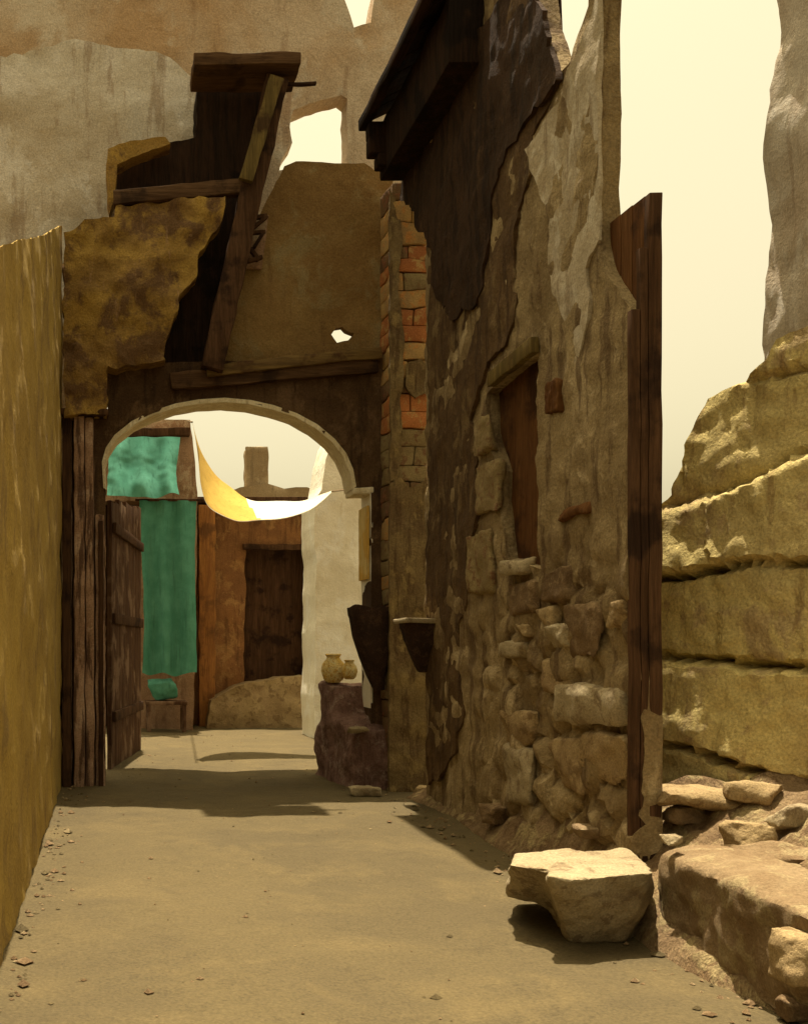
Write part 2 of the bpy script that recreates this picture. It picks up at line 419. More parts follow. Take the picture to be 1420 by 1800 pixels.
# ------------------------------------------------------------ left side: ochre alley wall
lp = lside(-.54)
topl = [lp.px(*p) for p in ((-20, 440), (20, 425), (50, 420), (80, 412), (100, 400), (110.5, 396))]
o = link('alley_wall', sheet_bm(lp, [(1.5, -.15), (1.5, 2.9), (3.4, 3.1)] + topl + [(topl[-1][0], -.15)], 1.2, res=.08, amp=.022, jag=.014, seed=1, warp=lambda c: Vector((c.x, c.y, c.z - .8)) if c.x < -1.3 and c.z > 1 else c), M['ochre'])
tag(o, 'tall weathered ochre plaster wall along the left edge of the alley', 'wall')

# ------------------------------------------------------------ gateway
ARCH = [(186, 860), (183, 815), (190, 790), (205, 768), (235, 744), (270, 727), (310, 714), (350, 707), (395, 704), (440, 708), (480, 717), (520, 731), (555, 750), (585, 775), (605, 800), (617, 828), (622, 858)]
JR = 652
gp = front(12)
gate = thing('gateway', 'dark brown arched gateway with pale plastered soffit closing the alley', 'gateway', (1.5, 12.4, 0))
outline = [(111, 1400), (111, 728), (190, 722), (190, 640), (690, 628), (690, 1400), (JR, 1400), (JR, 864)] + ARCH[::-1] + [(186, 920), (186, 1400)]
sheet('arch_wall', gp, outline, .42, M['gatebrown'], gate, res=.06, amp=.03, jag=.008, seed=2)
def lining(pxs, mat, name, proud=.02, y0=11.985, y1=12.42):
    bm = bmesh.new(); rows = []
    pts = []
    for i in range(len(pxs) - 1):
        for k in range(4):
            t = k / 4; pts.append((pxs[i][0] * (1 - t) + pxs[i + 1][0] * t, pxs[i][1] * (1 - t) + pxs[i + 1][1] * t))
    pts.append(pxs[-1])
    c = gp.px(400, 1000)
    for side in (0, 1):
        for k in range(9):
            Y = y0 + (y1 - y0) * k / 8; row = []
            for p in pts:
                a, b = gp.px(*p); d = Vector((c[0] - a, c[1] - b)).normalized() * (proud if side == 0 else -.03)
                q = Vector((a, Y, b)); w = .012 * fbm(q, 3, 3) if side == 0 else 0
                row.append(bm.verts.new((a + d.x * (1 + w * 30), Y, b + d.y * (1 + w * 30))))
            rows.append(row)
    m = len(pts)
    def q(a, b, c_, d): bm.faces.new([a, b, c_, d])
    for s in (0, 9):
        for k in range(8):
            for i in range(m - 1): q(rows[s + k][i], rows[s + k][i + 1], rows[s + k + 1][i + 1], rows[s + k + 1][i])
    for i in range(m - 1):
        q(rows[0][i], rows[0][i + 1], rows[9][i + 1], rows[9][i]); q(rows[8][i], rows[8][i + 1], rows[17][i + 1], rows[17][i])
    for k in range(8):
        q(rows[k][0], rows[k + 1][0], rows[k + 10][0], rows[k + 9][0]); q(rows[k][-1], rows[k + 1][-1], rows[k + 10][-1], rows[k + 9][-1])
    return link(name, bm, mat, gate)
lining(ARCH, M['soffit'], 'arch_soffit')
# right jamb: whitewashed reveal with a yellow painted board, impost where the arch springs
xr = gp.px(JR, 1000)[0]
rj = lside(xr)
jb = Plane((xr, 0, 0), (0, -1, 0), (0, 0, 1))
link('jamb_plaster', sheet_bm(jb, [(-12.45, .9), (-12.45, 3.45), (-12.0, 3.45), (-12.0, .9)], .02, res=.06, amp=.012, jag=.004, seed=4, ), M['white'], gate)
link('jamb_board', sheet_bm(Plane((xr - .035, 0, 0), (0, -1, 0), (0, 0, 1)), [(-12.44, 2.42), (-12.44, 3.28), (-12.02, 3.28), (-12.02, 2.42)], .02, res=.07, amp=.006, jag=.006, seed=5), M['yellowpaint'], gate)
a0 = gp.px(622, 858); a1 = gp.px(656, 872)
box('impost', ((a0[0] + a1[0]) / 2, 12.2, a0[1] - .03), (a1[0] - a0[0] + .02, .43, .08), M['soffit'], gate, bev=.03, nz=.012)
# upper wall over the arch, with its broken peephole
up = front(12.12)
sheet('upper_wall', up, [(362, 660), (385, 560), (430, 430), (500, 292), (520, 284), (600, 286), (640, 288), (660, 300), (692, 300), (692, 640)], .09, M['upbrown'], gate,
      holes=[[(582, 588), (590, 577), (602, 575), (608, 582), (622, 588), (612, 599), (592, 603)]], res=.07, amp=.03, jag=.02, seed=6, hjag=.008)
beam('string_beam', P(362, 654, 11.93), P(668, 621, 11.93), .13, .16, M['olivex'], gate, cuts=20, nz=.02)
beam('lintel_beam', P(300, 672, 11.96), P(662, 640, 11.96), .20, .12, M['darkx'], gate, cuts=20, nz=.02)
# left pier: bundled shafts in worn pinkish stone
pier = bmesh.new()
for (p0, p1, dy, ytop) in ((112, 128, .02, 730), (131, 150, .14, 734), (151, 166, .11, 738), (168, 185, .04, 905)):
    x0 = (p0 - CX) / 150; x1 = (p1 - CX) / 150
    zt = EYE + (CY - ytop) / 150
    add_box(pier, ((x0 + x1) / 2, 11.99 - dy / 2, zt / 2 - .05), (x1 - x0, dy + .06, zt + .1), None, .03, 22, .02)
link('jamb_shaft', pier, M['pier'], gate)
box('pier_cap', (P(150, 728, 11.9).x, 11.9, P(150, 728, 11.9).z), (.54, .3, .08), M['dark'], gate, bev=.02, nz=.015)
beam('corner_post', P(118, 1392, 11.86), P(118, 735, 11.86), .10, .08, M['dark'], gate, cuts=20, nz=.012)
beam('jamb_post', P(178, 1385, 11.9), P(178, 915, 11.9), .055, .06, M['dark'], gate, cuts=20, nz=.008)

box('shadow_slab', (1.6, 14.0, 5.3), (4.0, 1.3, .24), M['darkx'], gate, bev=.03, nz=.03)  # unseen slab, added to stretch the threshold shadow back through the passage
# ------------------------------------------------------------ loft house over the left of the gateway
loft = thing('loft_house', 'brown ochre house with a dark timber loft and leaning post over the archway', 'house', (.3, 11.9, 4.2))
fp = front(11.72)
sheet('wall', fp, [(112, 732), (112, 408), (150, 392), (200, 380), (205, 356), (400, 345), (392, 390), (352, 440), (345, 485), (318, 520), (300, 590), (292, 636), (188, 645), (188, 728)], .26, M['ochre_up'], loft,
      res=.055, amp=.09, jag=.045, seed=7)
bp = front(12.25)
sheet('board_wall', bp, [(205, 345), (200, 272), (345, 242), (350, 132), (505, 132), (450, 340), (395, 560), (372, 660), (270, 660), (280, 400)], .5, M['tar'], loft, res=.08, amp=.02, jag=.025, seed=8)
sheet('parapet', front(11.9), [(188, 300), (190, 262), (230, 248), (290, 242), (300, 252), (250, 268), (206, 290), (202, 350), (192, 380)], .25, M['ochre_up'], loft, res=.06, amp=.03, jag=.02, seed=9)
beam('cross_beam', P(200, 350, 11.80), P(440, 329, 11.80), .17, .14, M['darkx'], loft, nz=.015)
beam('top_beam', P(338, 129, 11.85), P(522, 127, 11.85), .13, .6, M['darkx'], loft, nz=.02)
beam('eave_spar', P(500, 148, 11.8), P(556, 147, 11.8), .035, .05, M['dark'], loft, nz=.01, cuts=6)
beam('leaning_post', P(486, 140, 11.82), P(372, 650, 11.82), .26, .2, M['dark'], loft, cuts=26, nz=.025)
beam('brace', P(487, 136, 11.66), P(432, 318, 11.66), .16, .08, M['olive'], loft, cuts=16, nz=.015)
bm = bmesh.new()
for (a, b, w) in (((438, 384), (470, 380), .05), ((470, 380), (444, 402), .045), ((434, 410), (466, 408), .04), ((462, 410), (446, 436), .04), ((440, 436), (456, 458), .05), ((424, 462), (462, 452), .05)):
    beam_bm(P(*a, 11.95), P(*b, 11.95), w, .06, cuts=5, nz=.008, bm=bm)
link('bracket', bm, M['dark'], loft)
sheet('bracket_backing', front(12.06), [(436, 382), (472, 378), (466, 430), (460, 472), (420, 470)], .05, M['courtpink'], loft, res=.05, amp=.01, jag=.01, seed=10)

# ------------------------------------------------------------ tall ruined house behind
ruin = thing('ruined_house', 'tall roofless house in mottled grey brown plaster with sky through its window', 'house', (1, 13.2, 0))
rp = front(13.1)
sheet('wall', rp, [(-140, 1420), (-140, -150), (100, -165), (300, -150), (420, -170), (560, -160), (588, -60), (606, 5), (622, 48), (652, 40), (668, -60), (690, -180), (780, -190), (780, 1420), (690, 1420), (680, 640), (150, 640), (140, 1420)], .35, M['ruin'], ruin,
      holes=[[(490, 300), (497, 276), (514, 250), (508, 222), (516, 192), (545, 180), (566, 176), (600, 166), (609, 172), (611, 278), (620, 300)], [(560, 560), (640, 556), (640, 618), (560, 618)]],
      res=.11, amp=.05, jag=.025, seed=11)
# a grey re-plastered storey against its left half
sheet('plaster_coat', front(12.98), [(-150, 600), (-150, 120), (40, 95), (120, 70), (190, 78), (300, 100), (338, 140), (350, 200), (340, 245), (290, 262), (200, 290), (196, 420), (190, 600)], .12, M['taupe'], ruin, res=.1, amp=.05, jag=.05, seed=12)

# ------------------------------------------------------------ right side: ruined house wall with overhanging dark eaves
XR = 3.3
house = thing('stone_house', 'ruined rubble stone house with dark boarded upper storey and overhanging eaves', 'house', (3.4, 8.5, 0))
wp = rside(XR)
def rubble(a, b):
    w = wp.at(a, b)
    low = max(0, min(1, (2.6 - b) / 1.2)) * max(0, min(1, (a + 9.4) / 1.2))
    q = Vector((0, w.y, w.z))
    d = noise.voronoi(q * Vector((1, 3.2, 3.8)) if False else Vector((0, q.y * 3.0, q.z * 3.6)))[0]
    edge = min(1, (d[1] - d[0]) * 3.0)
    return .03 * fbm(q, 1.6, 5) + .012 * fbm(q, 8, 3) + low * (.09 * edge - .05) + (1 - low) * .02 * min(1, (d[1] - d[0]) * 2)
win = [(856, 692), (872, 676), (945, 616), (947, 760), (949, 1000), (918, 990), (890, 985), (878, 880), (880, 828), (870, 800), (860, 760)]
sheet('wall', wp, [(750, 1480), (750, 250), (780, -60), (936, -70), (946, 0), (954, 50), (972, 112), (984, 134), (1002, 108), (1014, 62), (1032, 10), (1040, -90), (1056, -90), (1050, 60), (1053, 200), (1049, 330), (1052, 430), (1062, 476), (1088, 515), (1110, 550), (1117, 700), (1112, 900), (1120, 1180), (1122, 1640)],
      (.15), M['stonewall'], house, holes=[win], res=.055, jag=.014, disp=rubble, seed=13, hjag=.015)
sheet('plaster_coat', rside(XR - .02), [(1018, 84), (1038, 20), (1043, -90), (1052, -90), (1051, 425), (1030, 470), (1034, 560), (1010, 640), (985, 560), (960, 470), (968, 380), (935, 300), (925, 262), (985, 175), (1000, 120)], .03, M['coat'], house, res=.06, amp=.03, jag=.04, seed=35)
wn = sheet('window', rside(XR + .1), [(840, 1010), (840, 670), (952, 590), (960, 1020)], .04, M['redwood'], house, res=.08, amp=.01, jag=.0, seed=14)
bm = beam_bm(wp.at(*wp.px(868, 668), .03), wp.at(*wp.px(948, 604), .03), .07, .12, nz=.012)
link('lintel', bm, M['olive'], wn)
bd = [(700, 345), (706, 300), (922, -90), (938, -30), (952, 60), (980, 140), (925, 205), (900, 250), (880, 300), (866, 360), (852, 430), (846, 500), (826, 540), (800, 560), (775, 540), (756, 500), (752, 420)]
sheet('shade_brown_plaster', rside(XR - .022), [(752, 420), (905, -80), (942, 20), (978, 140), (960, 190), (930, 240), (930, 300), (910, 370), (900, 450), (905, 530), (890, 600), (858, 640), (840, 690), (826, 740), (836, 800), (840, 880), (826, 960), (818, 1060), (800, 1150), (812, 1250), (796, 1340), (752, 1380)], .03, M['shadebrown'], house, res=.05, amp=.03, jag=.07, seed=31)  # dark sheet paints the shade below the eave onto the wall
sheet('shade_boarding', rside(XR - .05), bd, .04, M['shadeblack'], house, res=.05, amp=.03, jag=.08, seed=36)  # black core of the painted shade under the overhang
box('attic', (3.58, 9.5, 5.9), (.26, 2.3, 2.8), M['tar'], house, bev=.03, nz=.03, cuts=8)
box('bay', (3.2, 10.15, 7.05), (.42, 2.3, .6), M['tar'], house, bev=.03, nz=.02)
rf = bmesh.new()
for i in range(15):                                   # roof boards, seen edge-on from below
    Y = 9.0 + i * .155; j = random.uniform(-.03, .03)
    beam_bm((2.79 + j, Y, 7.36), (4.0, Y, 7.95), .045, .16, cuts=5, nz=.006, bm=rf, bev=.006)
beam_bm((2.86, 10.09, 7.40), (4.0, 10.09, 7.96), .03, 2.34, cuts=5, nz=.0, bm=rf, bev=.004)
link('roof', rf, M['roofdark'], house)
beam('fascia', (2.80, 8.9, 7.33), (2.80, 11.24, 7.33), .10, .12, M['roofdark'], house, nz=.015)
cb = bmesh.new()
add_box(cb, (2.93, 11.1, 7.2), (.24, .18, .16), None, .02, 4, .01); add_box(cb, (2.95, 11.1, 7.03), (.28, .18, .2), None, .03, 4, .01); add_box(cb, (3.06, 11.1, 6.87), (.32, .18, .14), None, .03, 4, .01)
link('corbel', cb, M['tar'], house)
stones = [(913, 998, 40, 30, 'pale', 'p'), (906, 1142, 46, 32, 'pale', 'p'), (922, 1108, 26, 24, 'buff', 'p'), (967, 1086, 34, 44, 'buff', 'p'), (990, 1118, 40, 50, 'pale', 'p'), (912, 1282, 62, 74, 'buff', 'p'),
          (917, 1362, 54, 116, 'pale', 'p'), (1044, 1238, 116, 80, 'pale', 'p'), (985, 1190, 50, 70, 'buff', 'p'), (1032, 1112, 66, 96, 'brownstone', 'p'), (1094, 1080, 28, 46, 'buff', 'p'), (922, 1052, 52, 60, 'brownstone', 'p'),
          (984, 1030, 46, 66, 'brownstone', 'p'), (1002, 1340, 60, 96, 'buff', 'p'), (1062, 1330, 80, 90, 'buff', 'p'), (862, 856, 46, 86, 'olivebrick', 'p'), (858, 766, 30, 66, 'olivebrick', 'p'), (848, 990, 44, 110, 'olivebrick', 'p'),
          (980, 700, 26, 60, 'redwood', 'p'), (1010, 900, 60, 24, 'redwood', 'p')]
for i, (x, y, w, h, m, _) in enumerate(stones):
    a, b = wp.px(x, y); a1, _b = wp.px(x + w / 2, y); a0, _b = wp.px(x - w / 2, y); Y = -a
    sz = (.10 + .05 * (m == 'pale'), abs(a1 - a0) * 1.1, h * Y / FPX * 1.1)
    rock('facing_stone', (XR - .012, Y, b), sz, 40 + i, M[m], house, boxy=.22)

# brick quoin pier between gateway and house
bm = bmesh.new()
seq = [(318, 352, 2), (354, 428, 1), (430, 478, 0), (480, 540, 1), (542, 600, 0), (602, 632, 1), (634, 690, 1), (692, 752, 0), (754, 846, 3), (848, 905, 2), (907, 980, 2), (982, 1060, 3), (1062, 1140, 2), (1142, 1230, 3), (1232, 1320, 2), (1322, 1420, 2)]
YB = 11.55
rn = random.Random(3)
for (ya, yb, mi) in seq:
    za = EYE + (CY - yb) * YB / FPX; zb = EYE + (CY - ya) * YB / FPX
    nrow = max(1, round((zb - za) / .2))
    for r_ in range(nrow):
        z0 = za + (zb - za) * r_ / nrow; z1 = za + (zb - za) * (r_ + 1) / nrow - .008
        cuts_ = [688, 688 + rn.uniform(22, 42), 752] if r_ % 2 else [688, 752]
        for c0, c1 in zip(cuts_, cuts_[1:]):
            x0 = (c0 - CX) * YB / FPX; x1 = (c1 - CX) * YB / FPX
            add_box(bm, ((x0 + x1) / 2, YB + .25 + rn.uniform(-.015, .015), (z0 + z1) / 2), (x1 - x0 - .008, .5, z1 - z0 + .006), None, .02, 5, .035, mi if rn.random() > .25 else rn.choice((1, 2, 3, mi)))
o = link('brick_pier', bm, [M['orangebrick'], M['buffbrick'], M['oldbrick'], M['olivebrick']])
sheet('plaster_coat', front(11.5), [(686, 850), (704, 838), (722, 856), (752, 842), (755, 1100), (757, 1430), (684, 1430)], .06, M['piercoat_and_shade'], o, res=.05, amp=.03, jag=.015, seed=32)  # darker coat paints the shadow over the lower half of the pier
sheet('plaster_coat', front(11.515), [(686, 330), (700, 356), (706, 420), (700, 520), (712, 600), (704, 700), (708, 760), (698, 845), (686, 845)], .05, M['piercoat_and_shade'], o, res=.05, amp=.03, jag=.02, seed=33)
sheet('plaster_coat', front(11.51), [(716, 640), (738, 632), (756, 650), (754, 690), (730, 700), (714, 680)], .05, M['piercoat_and_shade'], o, res=.05, amp=.03, jag=.02, seed=34)
tag(o, 'worn pier of orange and buff bricks at the right corner of the gateway', 'pier')

# tall plank leaf at the near end of the house wall
leaf = thing('plank_screen', 'tall dark red brown plank screen with slanted head ending the ruined wall', 'screen', (3.36, 6.5, 0))
bm = bmesh.new()
for i in range(3):
    Y = 6.46 + i * .15; zt = 4.47 - .01 * i + random.uniform(-.02, .02)
    add_box(bm, (3.40, Y + .07, zt / 2 - .05), (.045, .143, zt + .1), None, .006, 16, .006)
link('plank', bm, M['redwood'], leaf)
ps = bmesh.new()
for i, (a, b, zt) in enumerate(((3.262, 3.315, 3.72), (3.318, 3.365, 4.1), (3.368, 3.452, 4.45))):
    add_box(ps, ((a + b) / 2, 6.41, zt / 2 - .05), (b - a, .06, zt + .1), None, .008, 22, .008)
link('end_post', ps, M['dark'], leaf)

# ------------------------------------------------------------ yellow block wall on the right
A = Vector((3.72, 7.05, 0)); B = Vector((4.30, 5.75, 0))
yp = Plane(A, B - A, (B - A).normalized().cross(Vector((0, 0, 1))) * -.07 + Vector((0, 0, 1)))
J = [[(1120, 1020), (1200, 1012), (1300, 993), (1420, 990), (1600, 975)], [(1120, 1155), (1240, 1162), (1420, 1176), (1600, 1190)], [(1120, 1292), (1230, 1325), (1420, 1386), (1600, 1440)], [(1120, 905), (1250, 868), (1420, 790), (1600, 700)], [(1120, 700), (1400, 640), (1600, 560)]]
JL = [[yp.px(*p) for p in l] for l in J]
def jy(l, a):
    if a <= l[0][0]: return l[0][1]
    for (x0, y0), (x1, y1) in zip(l, l[1:]):
        if a <= x1: return y0 + (y1 - y0) * (a - x0) / (x1 - x0)
    return l[-1][1]
def blocks(a, b):
    w = Vector((a, b, 0)); aw = a + .05 * fbm(w, 3, 3); bw = b + .035 * fbm(w + Vector((5, 5, 0)), 4, 3)
    d = .045 * fbm(w, 1.3, 5) + .018 * fbm(w, 8, 4)
    ys_ = sorted(jy(l, a) for l in JL)
    row = sum(1 for y in ys_ if bw > y)
    for y in ys_[:3]: d -= .24 * math.exp(-((bw - y) / .02) ** 2) * (.45 + .9 * max(0, noise.noise(Vector((a * 1.7, y * 5, 3))) + .35))
    for y in ys_[3:]: d -= .05 * math.exp(-((bw - y) / .025) ** 2)
    wd = (.62, .8, .55, .7, .5, .6)[row]; ph = row * .37
    fr = ((aw + ph) % wd); e = min(fr, wd - fr)
    d -= .018 * math.exp(-(e / .015) ** 2)
    idx = int((aw + ph) // wd) + row * 7
    d += .035 * math.sin(idx * 12.9) - .012 * row
    return d
bw_ = sheet('block_wall', yp, [(1110, 1560), (1110, 920), (1150, 880), (1168, 868), (1180, 826), (1192, 780), (1208, 738), (1226, 698), (1290, 666), (1335, 630), (1356, 592), (1400, 576), (1450, 560), (1640, 500), (1640, 1700)], .5, M['yellow'], res=.035, jag=.025, disp=blocks, seed=16)
tag(bw_, 'ruined yellow limestone wall of huge blocks with dark open joints', 'wall')

# ------------------------------------------------------------ tall houses behind on the right
hp = rside(5.93)
hb = [hp.px(*p) for p in ((1338, 700), (1346, 560), (1350, 420), (1346, 300), (1358, 180), (1362, 60), (1352, -20), (1352, -90))]
o = link('plaster_house', sheet_bm(hp, [(-9.25, -.1)] + hb + [(-7.5, 8.2), (-4, 8.2), (-4, -.1)], 2.2, res=.11, amp=.05, jag=.025, seed=18), M['palehouse'])
tag(o, 'grey brown plaster house rising behind the yellow block wall at the right edge', 'house')

# ------------------------------------------------------------ courtyard beyond the arch
ch = thing('courtyard_house', 'low brown courtyard house with a dark doorway and rust coloured post beyond the arch', 'house', (2.6, 21.6, 0))
cp = front(21.5)
dw = [(428, 1215), (432, 962), (470, 957), (548, 962), (548, 1215)]
sheet('wall', cp, [(250, 1300), (250, 890), (570, 890), (570, 1300)], .6, M['courtbrown'], ch, holes=[dw], res=.15, amp=.05, jag=.03, seed=19)
dr = sheet('door', front(21.95), [(420, 1260), (420, 950), (556, 950), (556, 1260)], .05, M['dark'], ch, res=.15, amp=.01, jag=0, seed=20)
beam('door_frame', P(428, 962, 21.45), P(552, 962, 21.45), .12, .15, M['dark'], dr, nz=.02)
beam('post', P(364, 1278, 21.2), P(364, 890, 21.2), .34, .2, M['orangewood'], ch, cuts=24, nz=.03)
beam('post', P(551, 1240, 21.3), P(551, 900, 21.3), .2, .12, M['orangewood'], ch, cuts=24, nz=.03)
o = box('roof_slab', (2.7, 21.7, P(0, 888, 21.5).z + .06), (4.4, 1.2, .12), M['dark'], ch)
o = link('mud_bench', sheet_bm(front(20.7), [front(20.7).px(*p) for p in ((362, 1290), (372, 1232), (420, 1205), (500, 1190), (556, 1188), (566, 1290))], .8, res=.1, amp=.09, jag=.03, seed=21), M['buff'])
tag(o, 'low lumpy mud bench below the dark courtyard doorway', 'bench')

lh = thing('shop_house', 'pinkish brown plaster house on the left of the courtyard with dark lintel', 'house', (.8, 20.6, 0))
sheet('wall', front(20.5), [(60, 1300), (60, 738), (334, 738), (342, 800), (348, 880), (340, 1300)], .9, M['courtpink'], lh, res=.15, amp=.04, jag=.02, seed=22,
      holes=[[(186, 1290), (186, 880), (246, 880), (246, 1290)]])
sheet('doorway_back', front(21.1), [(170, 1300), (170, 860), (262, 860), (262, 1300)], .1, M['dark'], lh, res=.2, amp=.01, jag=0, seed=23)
beam('lintel', P(180, 762, 20.35), P(334, 760, 20.35), .16, .2, M['dark'], lh, nz=.02)

def hanging(name, x0, x1, y0, y1, Y, mat, folds, depth, slope=0.0, seed=0):
    """a cloth hung from its top edge: vertical folds, uneven hem, two faces 1 cm apart"""
    bm = bmesh.new(); n, m = 48, 40; G = []
    for s in (0, 1):
        g = []
        for j in range(m + 1):
            row = []
            for i in range(n + 1):
                u = i / n; t = j / m
                p = P(x0 + (x1 - x0) * (u + (.5 - u) * .09 * math.sin(t * 2.6)), y0 + (y1 - y0) * t, Y)
                f = depth * (math.sin(u * folds * 6.28 + seed + .8 * math.sin(t * 2 + u * 3)) * (.4 + .6 * t) + .5 * noise.noise(Vector((u * 5, t * 3, seed))))
                row.append(bm.verts.new((p.x + .02 * math.sin(t * 5 + seed) + .015 * noise.noise(Vector((t * 9, u * 2, seed))), p.y + f - slope * t + s * .012, p.z + .07 * noise.noise(Vector((u * 4, seed, t))) * t - .05 * math.sin(u * 3.14) * t)))
            g.append(row)
        G.append(g)
    for s in (0, 1):
        for j in range(m):
            for i in range(n): bm.faces.new([G[s][j][i], G[s][j][i + 1], G[s][j + 1][i + 1], G[s][j + 1][i]])
    for i in range(n):
        for j in (0, m): bm.faces.new([G[0][j][i], G[0][j][i + 1], G[1][j][i + 1], G[1][j][i]])
    for j in range(m):
        for i in (0, n): bm.faces.new([G[0][j][i], G[0][j + 1][i], G[1][j + 1][i], G[1][j][i]])
    return link(name, bm, mat)
o = hanging('awning_cloth', 186, 316, 768, 876, 20.0, M['green'], 3.0, .09, .5, 1)
tag(o, 'short green cloth hung as a shade under a dark lintel beyond the arch', 'awning', 'green cloths in the courtyard')
o = hanging('hanging_cloth', 247, 348, 880, 1182, 19.8, M['green'], 2.6, .10, .05, 4)
tag(o, 'long green cloth hanging almost to the ground in the courtyard', 'cloth', 'green cloths in the courtyard')
rail = beam('hanging_rail', P(238, 879, 19.82), P(360, 879, 19.82), .05, .05, M['dark'], None, cuts=8, nz=.006)
tag(rail, 'dark wooden rail from which the long green cloth hangs', 'rail')
tb = thing('low_table', 'low brown wooden stand under the small green bundle', 'stand', (P(292, 1280, 19.9).x, 19.9, 0))
zt = P(0, 1232, 19.9).z
xa, xb = P(256, 0, 19.9).x, P(328, 0, 19.9).x
box('table_top', ((xa + xb) / 2, 19.9, zt - .03), (xb - xa, .6, .07), M['door'], tb)
for x in (xa + .06, xb - .06):
    for y in (19.66, 20.14): box('leg', (x, y, (zt - .06) / 2), (.08, .08, zt - .06), M['door'], tb, cuts=4)
o = rock('cloth_bundle', (P(286, 0, 19.9).x, 19.85, zt + .24), (.6, .4, .52), 77, M['green']); tag(o, 'small crumpled green bundle on the low stand', 'bundle')

wh = thing('white_house', 'whitewashed house at the right of the courtyard', 'house', (4.3, 18.5, 0))
sheet('wall', front(18), [(552, 1310), (556, 1000), (552, 880), (566, 862), (572, 820), (584, 770), (600, 735), (640, 700), (720, 690), (720, 1310)], 1.2, M['white'], wh, res=.12, amp=.05, jag=.03, seed=24)  # evenly pale from the whitewash itself

dh = thing('distant_house', 'far brown house with a square chimney above the awning', 'house', (P(480, 0, 32).x, 32.5, 0))
sheet('wall', front(32), [(385, 1250), (385, 880), (405, 862), (440, 852), (470, 850), (500, 858), (540, 856), (575, 872), (590, 1250)], 2, M['farstone'], dh, res=.3, amp=.08, jag=.06, seed=25)
box('chimney', (P(450, 0, 32.6).x, 32.6, P(0, 828, 32.6).z), (.70, .7, 1.45), M['farstone'], dh, bev=.05, nz=.05)

# sagging awning across the courtyard
def sail():
    bm = bmesh.new()
    near = [(350, 796), (353, 850), (368, 892), (400, 910), (440, 917), (490, 912), (540, 900), (565, 882), (584, 866)]
    far = [(338, 742), (352, 790), (372, 826), (398, 852), (428, 874), (470, 883), (520, 882), (556, 874), (584, 863)]
    def cur(c, t):
        f = t * (len(c) - 1); i = min(int(f), len(c) - 2); g = f - i
        p0 = c[max(0, i - 1)]; p1 = c[i]; p2 = c[i + 1]; p3 = c[min(len(c) - 1, i + 2)]
        return tuple(.5 * ((2 * b) + (-a + c_) * g + (2 * a - 5 * b + 4 * c_ - d) * g * g + (-a + 3 * b - 3 * c_ + d) * g ** 3) for a, b, c_, d in zip(p0, p1, p2, p3))
    n, m = 60, 16; G = []
    for s in (0, 1):
        g = []
        for j in range(m + 1):
            v = j / m; row = []
            for i in range(n + 1):
                u = i / n; a = cur(near, u); b = cur(far, u); Y = 15.5 + 1.1 * v * math.sin(math.pi * min(1, u * .9 + .1)) + .15 * u
                q = P(a[0] * (1 - v) + b[0] * v, a[1] * (1 - v) + b[1] * v, Y)
                q.z += .015 * math.sin(u * 26 + v * 3) * math.sin(math.pi * u) + .01 * noise.noise(Vector((u * 8, v * 3, 1)))
                row.append(bm.verts.new(q + Vector((0, .004, .012)) * s))
            g.append(row)
        G.append(g)
    for s in (0, 1):
        for j in range(m):
            for i in range(n):
                f = bm.faces.new([G[s][j][i], G[s][j][i + 1], G[s][j + 1][i + 1], G[s][j + 1][i]])
                f.material_index = 1 if i / n < .50 + .035 * (1 - j / m) else 0  # yellow stands in for the shaded underside, white for the sunlit inside
    for i in range(n):
        for j in (0, m): bm.faces.new([G[0][j][i], G[0][j][i + 1], G[1][j][i + 1], G[1][j][i]])
    for j in range(m):
        for i in (0, n): bm.faces.new([G[0][j][i], G[0][j + 1][i], G[1][j + 1][i], G[1][j][i]])
    root = link('sail_awning', bm, [M['saillit'], M['sailshade']])
    tag(root, 'sagging cloth awning, shaded part coloured yellow and lit part white, slung across the courtyard', 'awning')
    beam('tie_rope', P(584, 864, 15.65), P(640, 856, 18.0), .025, .025, M['rope'], root, cuts=6, nz=.004, bev=.006)
    beam('tie_rope', P(338, 742, 15.5), P(330, 740, 20.4), .025, .025, M['rope'], root, cuts=6, nz=.004, bev=.006)
sail()

# open gate leaf
gl = thing('gate_leaf', 'old dark plank gate leaf standing open inside the left of the archway', 'gate', (.05, 13.3, 0))
pa = Vector((.02, 13.5, 0)); pb = Vector((.50, 16.3, 0)); dgl = (pb - pa); Lg = dgl.length; dgl.normalize()
ang = math.atan2(dgl.y, dgl.x); bm = bmesh.new()
for i in range(9):
    c = pa + dgl * (Lg * (i + .5) / 9); h = 3.55 + random.uniform(-.03, .03) + .012 * i * 3
    add_box(bm, (c.x, c.y, h / 2), (Lg / 9 - .012, .06, h), Matrix.Rotation(ang, 3, 'Z'), .006, 12, .008)
link('plank', bm, M['door'], gl)
for z in (.7, 2.0, 3.2):
    c = pa + dgl * Lg / 2; nn = Vector((dgl.y, -dgl.x, 0)) * .055
    box('ledge', (c.x + nn.x, c.y + nn.y, z), (Lg * .96, .05, .14), M['dark'], gl, Matrix.Rotation(ang, 3, 'Z'))

